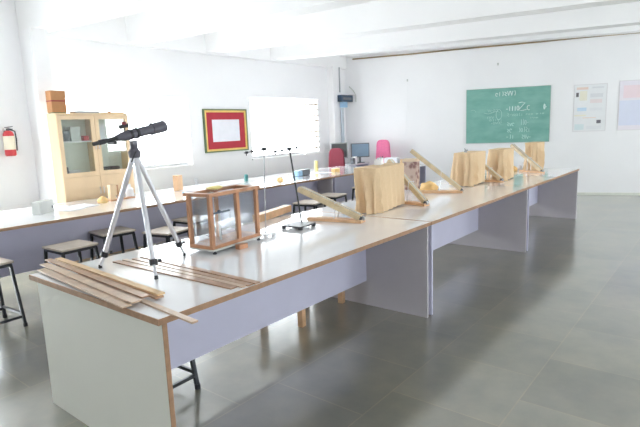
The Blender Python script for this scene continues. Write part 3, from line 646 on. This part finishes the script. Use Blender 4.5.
# ---------------------------------------------------------------- chalkboard
bw_w, bw_h = 1.575, 1.075
t = on_wall('chalkboard', 'green chalkboard covered with chalk writing on the back wall', 'chalkboard', 1.435, 1.085)
bm = new(); box(bm, -bw_w/2, bw_w/2, -.018, 0, 0, bw_h); obj('board', bm, 'cboard', t)
bm = new()
for q in ((-bw_w/2-.012, bw_w/2+.012, -.012, 0), (-bw_w/2-.012, bw_w/2+.012, bw_h, bw_h+.012), (-bw_w/2-.012, -bw_w/2, 0, bw_h), (bw_w/2, bw_w/2+.012, 0, bw_h)): box(bm, q[0], q[1], -.024, 0, q[2], q[3])
obj('board_frame', bm, mat('sage_frame', (.30, .45, .40), .6), t)
rnd = random.Random(12)
def scribble(bm, x, z, w, h, n, wd=.0045):
    """handwriting: loops and strokes along a line"""
    ncar = max(2, int(n)); cw = w/ncar
    for i in range(ncar):
        cx = x+cw*(i+.5); k = rnd.choice('olseiv|'); pts = []; hh = h*rnd.uniform(.7, 1.15)
        for j in range(9):
            a = j/8
            if k == 'o': pts.append((cx+cw*.38*math.cos(2*PI*a), z+hh*.5+hh*.45*math.sin(2*PI*a)))
            elif k == 'l': pts.append((cx+cw*.2*math.sin(PI*a), z+hh*1.2*a))
            elif k == 's': pts.append((cx+cw*.35*math.cos(3*PI*a), z+hh*a))
            elif k == 'e': pts.append((cx+cw*.38*math.cos(5.2*a+.2), z+hh*.45+hh*.45*math.sin(5.2*a+.2)))
            elif k == 'i': pts.append((cx, z+hh*a))
            elif k == 'v': pts.append((cx+cw*(a-.5)*.8, z+hh*abs(2*a-1)))
            else: pts.append((cx+cw*(a-.5)*.7, z+hh*.5))
        tube(bm, [(p[0], -.0195, p[1]) for p in pts], wd, 4, cap=False)
def chalkpart(rows, m='chalk', wd=.0035):
    bm = new()
    for x, z, w, h, n in rows: scribble(bm, x, z, w, h, n, wd)
    o = obj('chalk_writing', bm, m, t); return o
# zoomed chalkboard frame: u,v fractions -> local
X = lambda u: (u-.5)*bw_w
Zv = lambda v: (1-v)*bw_h
chalkpart([(X(.35), Zv(.14), .40, .085, 7)], 'chalkw', .007)
chalkpart([(X(.26), Zv(.43), .20, .06, 4), (X(.24), Zv(.55), .16, .05, 3), (X(.30), Zv(.66), .22, .05, 5), (X(.28), Zv(.60), .26, .04, 5)])
chalkpart([(X(.48), Zv(.42), .26, .10, 5), (X(.93), Zv(.42), .06, .10, 1)], 'chalkw', .009)
chalkpart([(X(.50), Zv(.52), .30, .06, 7), (X(.72), Zv(.50), .14, .02, 3), (X(.84), Zv(.50), .16, .02, 3), (X(.76), Zv(.57), .18, .02, 3)])
chalkpart([(X(.50), Zv(.70), .14, .08, 3), (X(.50), Zv(.82), .10, .08, 2), (X(.49), Zv(.94), .16, .08, 3)], 'chalk', .007)
chalkpart([(X(.66), Zv(.69), .16, .09, 4), (X(.64), Zv(.82), .22, .09, 5), (X(.68), Zv(.95), .18, .08, 4)], 'chalk', .007)
bm = new()   # outline sketch at left, a rough bulb and an arrow
tube(bm, [(X(.40)+.055*math.cos(a*.35), -.0195, Zv(.48)+.10*math.sin(a*.35)) for a in range(19)], .005, 4, cap=False)
tube(bm, [(X(.22)+.30*a/12, -.0195, Zv(.44)-.02*math.sin(a*.5)) for a in range(13)], .004, 4, cap=False)
tube(bm, [(X(.08)+.05*math.cos(a*.35), -.0195, Zv(.42)+.05*math.sin(a*.35)) for a in range(8)], .003, 4, cap=False)
obj('chalk_sketch', bm, 'chalk', t)
bm = new(); zx, zz = X(.635), Zv(.42)
tube(bm, [(zx, -.0195, zz+.15), (zx+.06, -.0195, zz+.165), (zx+.12, -.0195, zz+.15), (zx+.06, -.0195, zz+.08), (zx+.0, -.0195, zz+.01), (zx+.07, -.0195, zz+.0), (zx+.15, -.0195, zz+.015)], .008, 4, cap=False)
obj('chalk_writing', bm, 'chalkw', t); bm = new()
tube(bm, [(zx+.19+.03*math.cos(a), -.0195, zz+.05+.045*math.sin(a)) for a in (.9, 1.6, 2.4, 3.1, 3.9, 4.7, 5.4)], .008, 4, cap=False)
obj('chalk_writing', bm, 'chalkw', t)

# ---------------------------------------------------------------- posters
def poster(label, s, z, w, h, spots, tint):
    t = on_wall('wall_poster', label, 'poster', s, z, 'pale posters on the back wall')
    bm = new(); box(bm, -w/2, w/2, -.006, 0, 0, h); obj('sheet', bm, tint, t)
    bm = new()
    for q in ((-w/2, w/2, 0, .012), (-w/2, w/2, h-.012, h), (-w/2, -w/2+.012, .012, h-.012), (w/2-.012, w/2, .012, h-.012)): box(bm, q[0], q[1], -.010, -.0062, q[2], q[3])
    obj('border', bm, mat('poster_border', (.76, .74, .75), .6), t)
    for nm, m, u, v, uw, vh in spots:
        bm = new(); box(bm, -w/2+u*w, -w/2+(u+uw)*w, -.0085, -.0062, h*(1-v-vh), h*(1-v)); obj(nm, bm, m, t)
    return t
pc = {k: mat('print_'+k, c, .6) for k, c in dict(orange=(.84, .68, .60), ochre=(.84, .81, .68), grey=(.74, .75, .77), blue=(.58, .73, .86), pinkish=(.83, .75, .75), dark=(.16, .15, .17), mint=(.72, .81, .82), pale=(.80, .81, .83), lilac=(.72, .75, .88), rose=(.87, .72, .76)).items()}
poster('nearer pale poster with small printed blocks and pictures, right of the chalkboard', -.065, 1.25, .575, .90,
       [('printed_heading', pc['orange'], .08, .06, .35, .05), ('printed_text', pc['grey'], .55, .06, .35, .03), ('printed_text', pc['ochre'], .18, .14, .22, .20), ('picture', pc['dark'], .07, .17, .08, .09),
        ('printed_text', pc['grey'], .50, .20, .38, .08), ('printed_text', pc['pinkish'], .5, .32, .36, .08), ('picture', pc['blue'], .12, .49, .28, .07), ('printed_text', pc['pale'], .5, .50, .38, .06),
        ('printed_heading', pc['ochre'], .04, .64, .35, .03), ('printed_text', pc['orange'], .3, .70, .40, .015), ('picture', pc['dark'], .72, .76, .13, .07), ('picture', pc['mint'], .06, .84, .28, .12), ('printed_text', pc['pale'], .42, .88, .45, .07)],
       mat('poster_sheet', (.84, .85, .86), .5))
poster('pale pink and lilac poster cut by the right edge of the picture', -.86, 1.25, .62, .93,
       [('picture', pc['rose'], .12, .10, .5, .25), ('picture', pc['lilac'], .03, .40, .9, .5), ('printed_text', pc['pale'], .65, .1, .28, .25)], mat('poster_sheet_pink', (.84, .80, .86), .5))
# small wall hooks
for s, z, lab in ((3.45, 2.42, 'small hook high on the back wall left of the chalkboard'), (1.63, 2.62, 'small hook on the back wall above the chalkboard')):
    t = on_wall('wall_hook', lab, 'hook', s, z, 'small hooks on the back wall')
    bm = new(); box(bm, -.015, .015, -.01, 0, 0, .05); obj('plate', bm, 'lgrey', t)
    bm = new(); tube(bm, [(0, -.01, .03), (0, -.04, .02), (0, -.045, .045)], .005, 8); obj('hook', bm, 'grey', t)
bm = new(); tube(bm, [bw(3.45, 2.40, OFF0+.008), bw(3.46, 1.9, OFF0+.008), bw(3.50, 1.3, OFF0+.008)], .004, 6); tag(centre(obj('hanging_cord', bm, 'white')), 'thin pale cord hanging down the wall from the hook left of the chalkboard', 'cord')

# ---------------------------------------------------------------- desks, monitors and chairs at the far end
def desk(label, x, y, w, d, rz, h=.74):
    t = thing('computer_desk', label, 'desk', (x, y, 0), rz, 'white desks in the far corner')
    bm = new(); box(bm, -w/2, w/2, -d/2, d/2, h-.03, h); obj('desktop', bm, 'lam', t)
    for sx in (-1, 1):
        bm = new(); box(bm, min(sx*w/2, sx*(w/2-.025)), max(sx*w/2, sx*(w/2-.025)), -d/2+.03, d/2-.03, 0, h-.03); obj('side_panel', bm, 'lav', t)
    bm = new(); box(bm, -w/2+.025, w/2-.025, d/2-.08, d/2-.06, .3, h-.03); obj('back_panel', bm, 'lav', t)
desk('white desk in the far corner carrying both monitors', 7.88, 4.61, .80, .43, 0)
desk('white desk in front of the chalkboard wall, mostly hidden by the cloth boxes', 7.75, 3.28, .46, .85, 0)
def monitor(label, loc, rz, w, h, scr, frame):
    t = thing('computer_monitor', label, 'monitor', loc, rz, 'computer monitors in the far corner')
    bm = new(); box(bm, -w/2, w/2, -.02, .03, .12, .12+h); obj('housing', bm, frame, t, bevel=.004)
    bm = new(); box(bm, -w/2+.02, w/2-.02, -.023, -.0202, .14, .10+h); obj('screen', bm, scr, t)
    bm = new(); tube(bm, [(0, .02, .01), (0, .02, .14)], .02, 10); obj('neck', bm, frame, t)
    bm = new(); tube(bm, [(0, 0, 0), (0, 0, .012)], .10, 18); obj('foot', bm, frame, t)
monitor('dark-screened computer monitor behind the maroon chair', (7.60, 4.71, .7405), -.75, .36, .33, 'screen', 'grey')
monitor('computer monitor with a blue-grey screen, left of the pink chair', (8.02, 4.46, .7405), -.75, .40, .30, 'bscreen', 'dgrey')
def box_thing(name, m, x, y, z, sx, sy, sz, lab, cat, rz=0):
    bm = new(); box(bm, -sx/2, sx/2, -sy/2, sy/2, 0, sz); o = obj(name, bm, m, bevel=.003); o.location = (x, y, z+.0005); o.rotation_euler = (0, 0, rz); tag(o, lab, cat); return o
box_thing('desk_speaker', 'dgrey', 7.71, 4.44, .74, .07, .07, .12, 'small dark speaker left of the blue-grey monitor', 'speaker')
box_thing('desk_speaker', 'white', 7.80, 4.45, .74, .08, .07, .15, 'small white speaker in front of the blue-grey monitor', 'speaker')
box_thing('keyboard', 'dgrey', 7.66, 3.10, .74, .12, .26, .03, 'dark keyboard on the desk near the chalkboard wall', 'keyboard')
box_thing('paper_stack', 'paper', 7.80, 3.55, .74, .22, .26, .13, 'stack of white papers on the desk before the pink chair', 'paper', .3)
box_thing('flat_tray', 'pine', 7.85, 3.17, .74, .14, .36, .10, 'beige tray on the desk right of the pink chair', 'tray')
def chair(label, x, y, rz, m, wb, hb, ztop):
    t = thing('office_chair', label, 'chair', (x, y, 0), rz, 'upholstered office chairs in the far corner')
    bm = new(); N = 16; prof = []
    for i in range(N+1):
        a = PI*i/N; prof.append((wb/2*.86*math.copysign(abs(math.cos(a))**.55, math.cos(a)), ztop-hb*.35+hb*.35*abs(math.sin(a))**.7))
    prof = [(wb/2, ztop-hb), ] + prof + [(-wb/2, ztop-hb)]
    F = [bm.verts.new((p[0], -.03+.02*(abs(p[0])/wb)**2, p[1])) for p in prof]; B = [bm.verts.new((p[0]*.97, .03, p[1])) for p in prof]
    bm.faces.new(F); bm.faces.new(B[::-1]); n = len(prof)
    for k in range(n): bm.faces.new((F[k], B[k], B[(k+1) % n], F[(k+1) % n]))
    obj('backrest', bm, m, t, bevel=.012)
    bm = new(); box(bm, -wb/2, wb/2, .05, .05+wb, .42, .50); obj('seat', bm, m, t, bevel=.025)
    bm = new(); bar(bm, (0, .01, ztop-hb*.7), (0, .02, .40), .05, .02, Vector((1, 0, 0))); bar(bm, (0, .0, .40), (0, .2, .40), .05, .02); obj('back_bracket', bm, 'blk', t)
    bm = new(); tube(bm, [(0, .26, .08), (0, .26, .42)], .03, 12); obj('gas_lift', bm, 'blk', t)
    for k in range(5):
        a = 2*PI*k/5; e = Vector((.26*math.cos(a), .26+.26*math.sin(a), .065)); bm = new(); bar(bm, (0, .26, .085), e, .035, .025); l = obj('base_arm', bm, 'blk', t)
        bm = new(); tube(bm, [(e.x-.012, e.y, .028), (e.x+.012, e.y, .028)], .028, 12); tube(bm, [(e.x, e.y, .03), (e.x, e.y, .06)], .007, 8); obj('castor', bm, 'blk', l)
    for sx in (-1, 1):
        bm = new(); tube(bm, [(sx*wb*.45, .25, .45), (sx*(wb*.5+.04), .22, .5), (sx*(wb*.5+.04), .2, .62), (sx*(wb*.5+.04), .1, .64), (sx*(wb*.5+.04), .32, .64)], .013, 8); obj('armrest', bm, 'blk', t)
chair('maroon office chair in front of the dark monitor', 7.02, 4.345, -1.5, 'maroon', .40, .50, 1.105)
chair('bright pink office chair right of the blue-grey monitor', 8.34, 4.08, 1.57, 'pink', .38, .50, 1.215)

# ---------------------------------------------------------------- small ceiling fittings
for x, y, lab in ((6.2, 3.7, 'small ceiling rose near the far corner'), (3.60, 4.30, 'small ceiling rose between the beams at the top left')):
    t = thing('ceiling_rose', lab, 'ceiling fitting', (x, y, ZC), 0, 'small round fittings on the ceiling')
    bm = new(); tube(bm, [(0, 0, -.03), (0, 0, -.015), (0, 0, 0)], [.03, .05, .055], 18); obj('rose', bm, 'lgrey', t, smooth=True)
    bm = new(); tube(bm, [(0, 0, -.05), (0, 0, -.03)], .012, 10); obj('hook', bm, 'grey', t)
t = thing('ceiling_light', 'unlit tube light fixed to the ceiling at the top edge of the picture', 'ceiling light', (5.93, 2.0, ZC), math.radians(-48))
bm = new(); box(bm, -.3, .3, -.03, .03, -.05, 0); obj('batten', bm, 'lgrey', t)
bm = new(); tube(bm, [(-.28, 0, -.065), (.28, 0, -.065)], .013, 12); obj('tube', bm, 'white', t, smooth=True)
bm = new(); box(bm, -.31, -.28, -.02, .02, -.08, -.0505); box(bm, .28, .31, -.02, .02, -.08, -.0505); obj('end_cap', bm, 'pink', t)
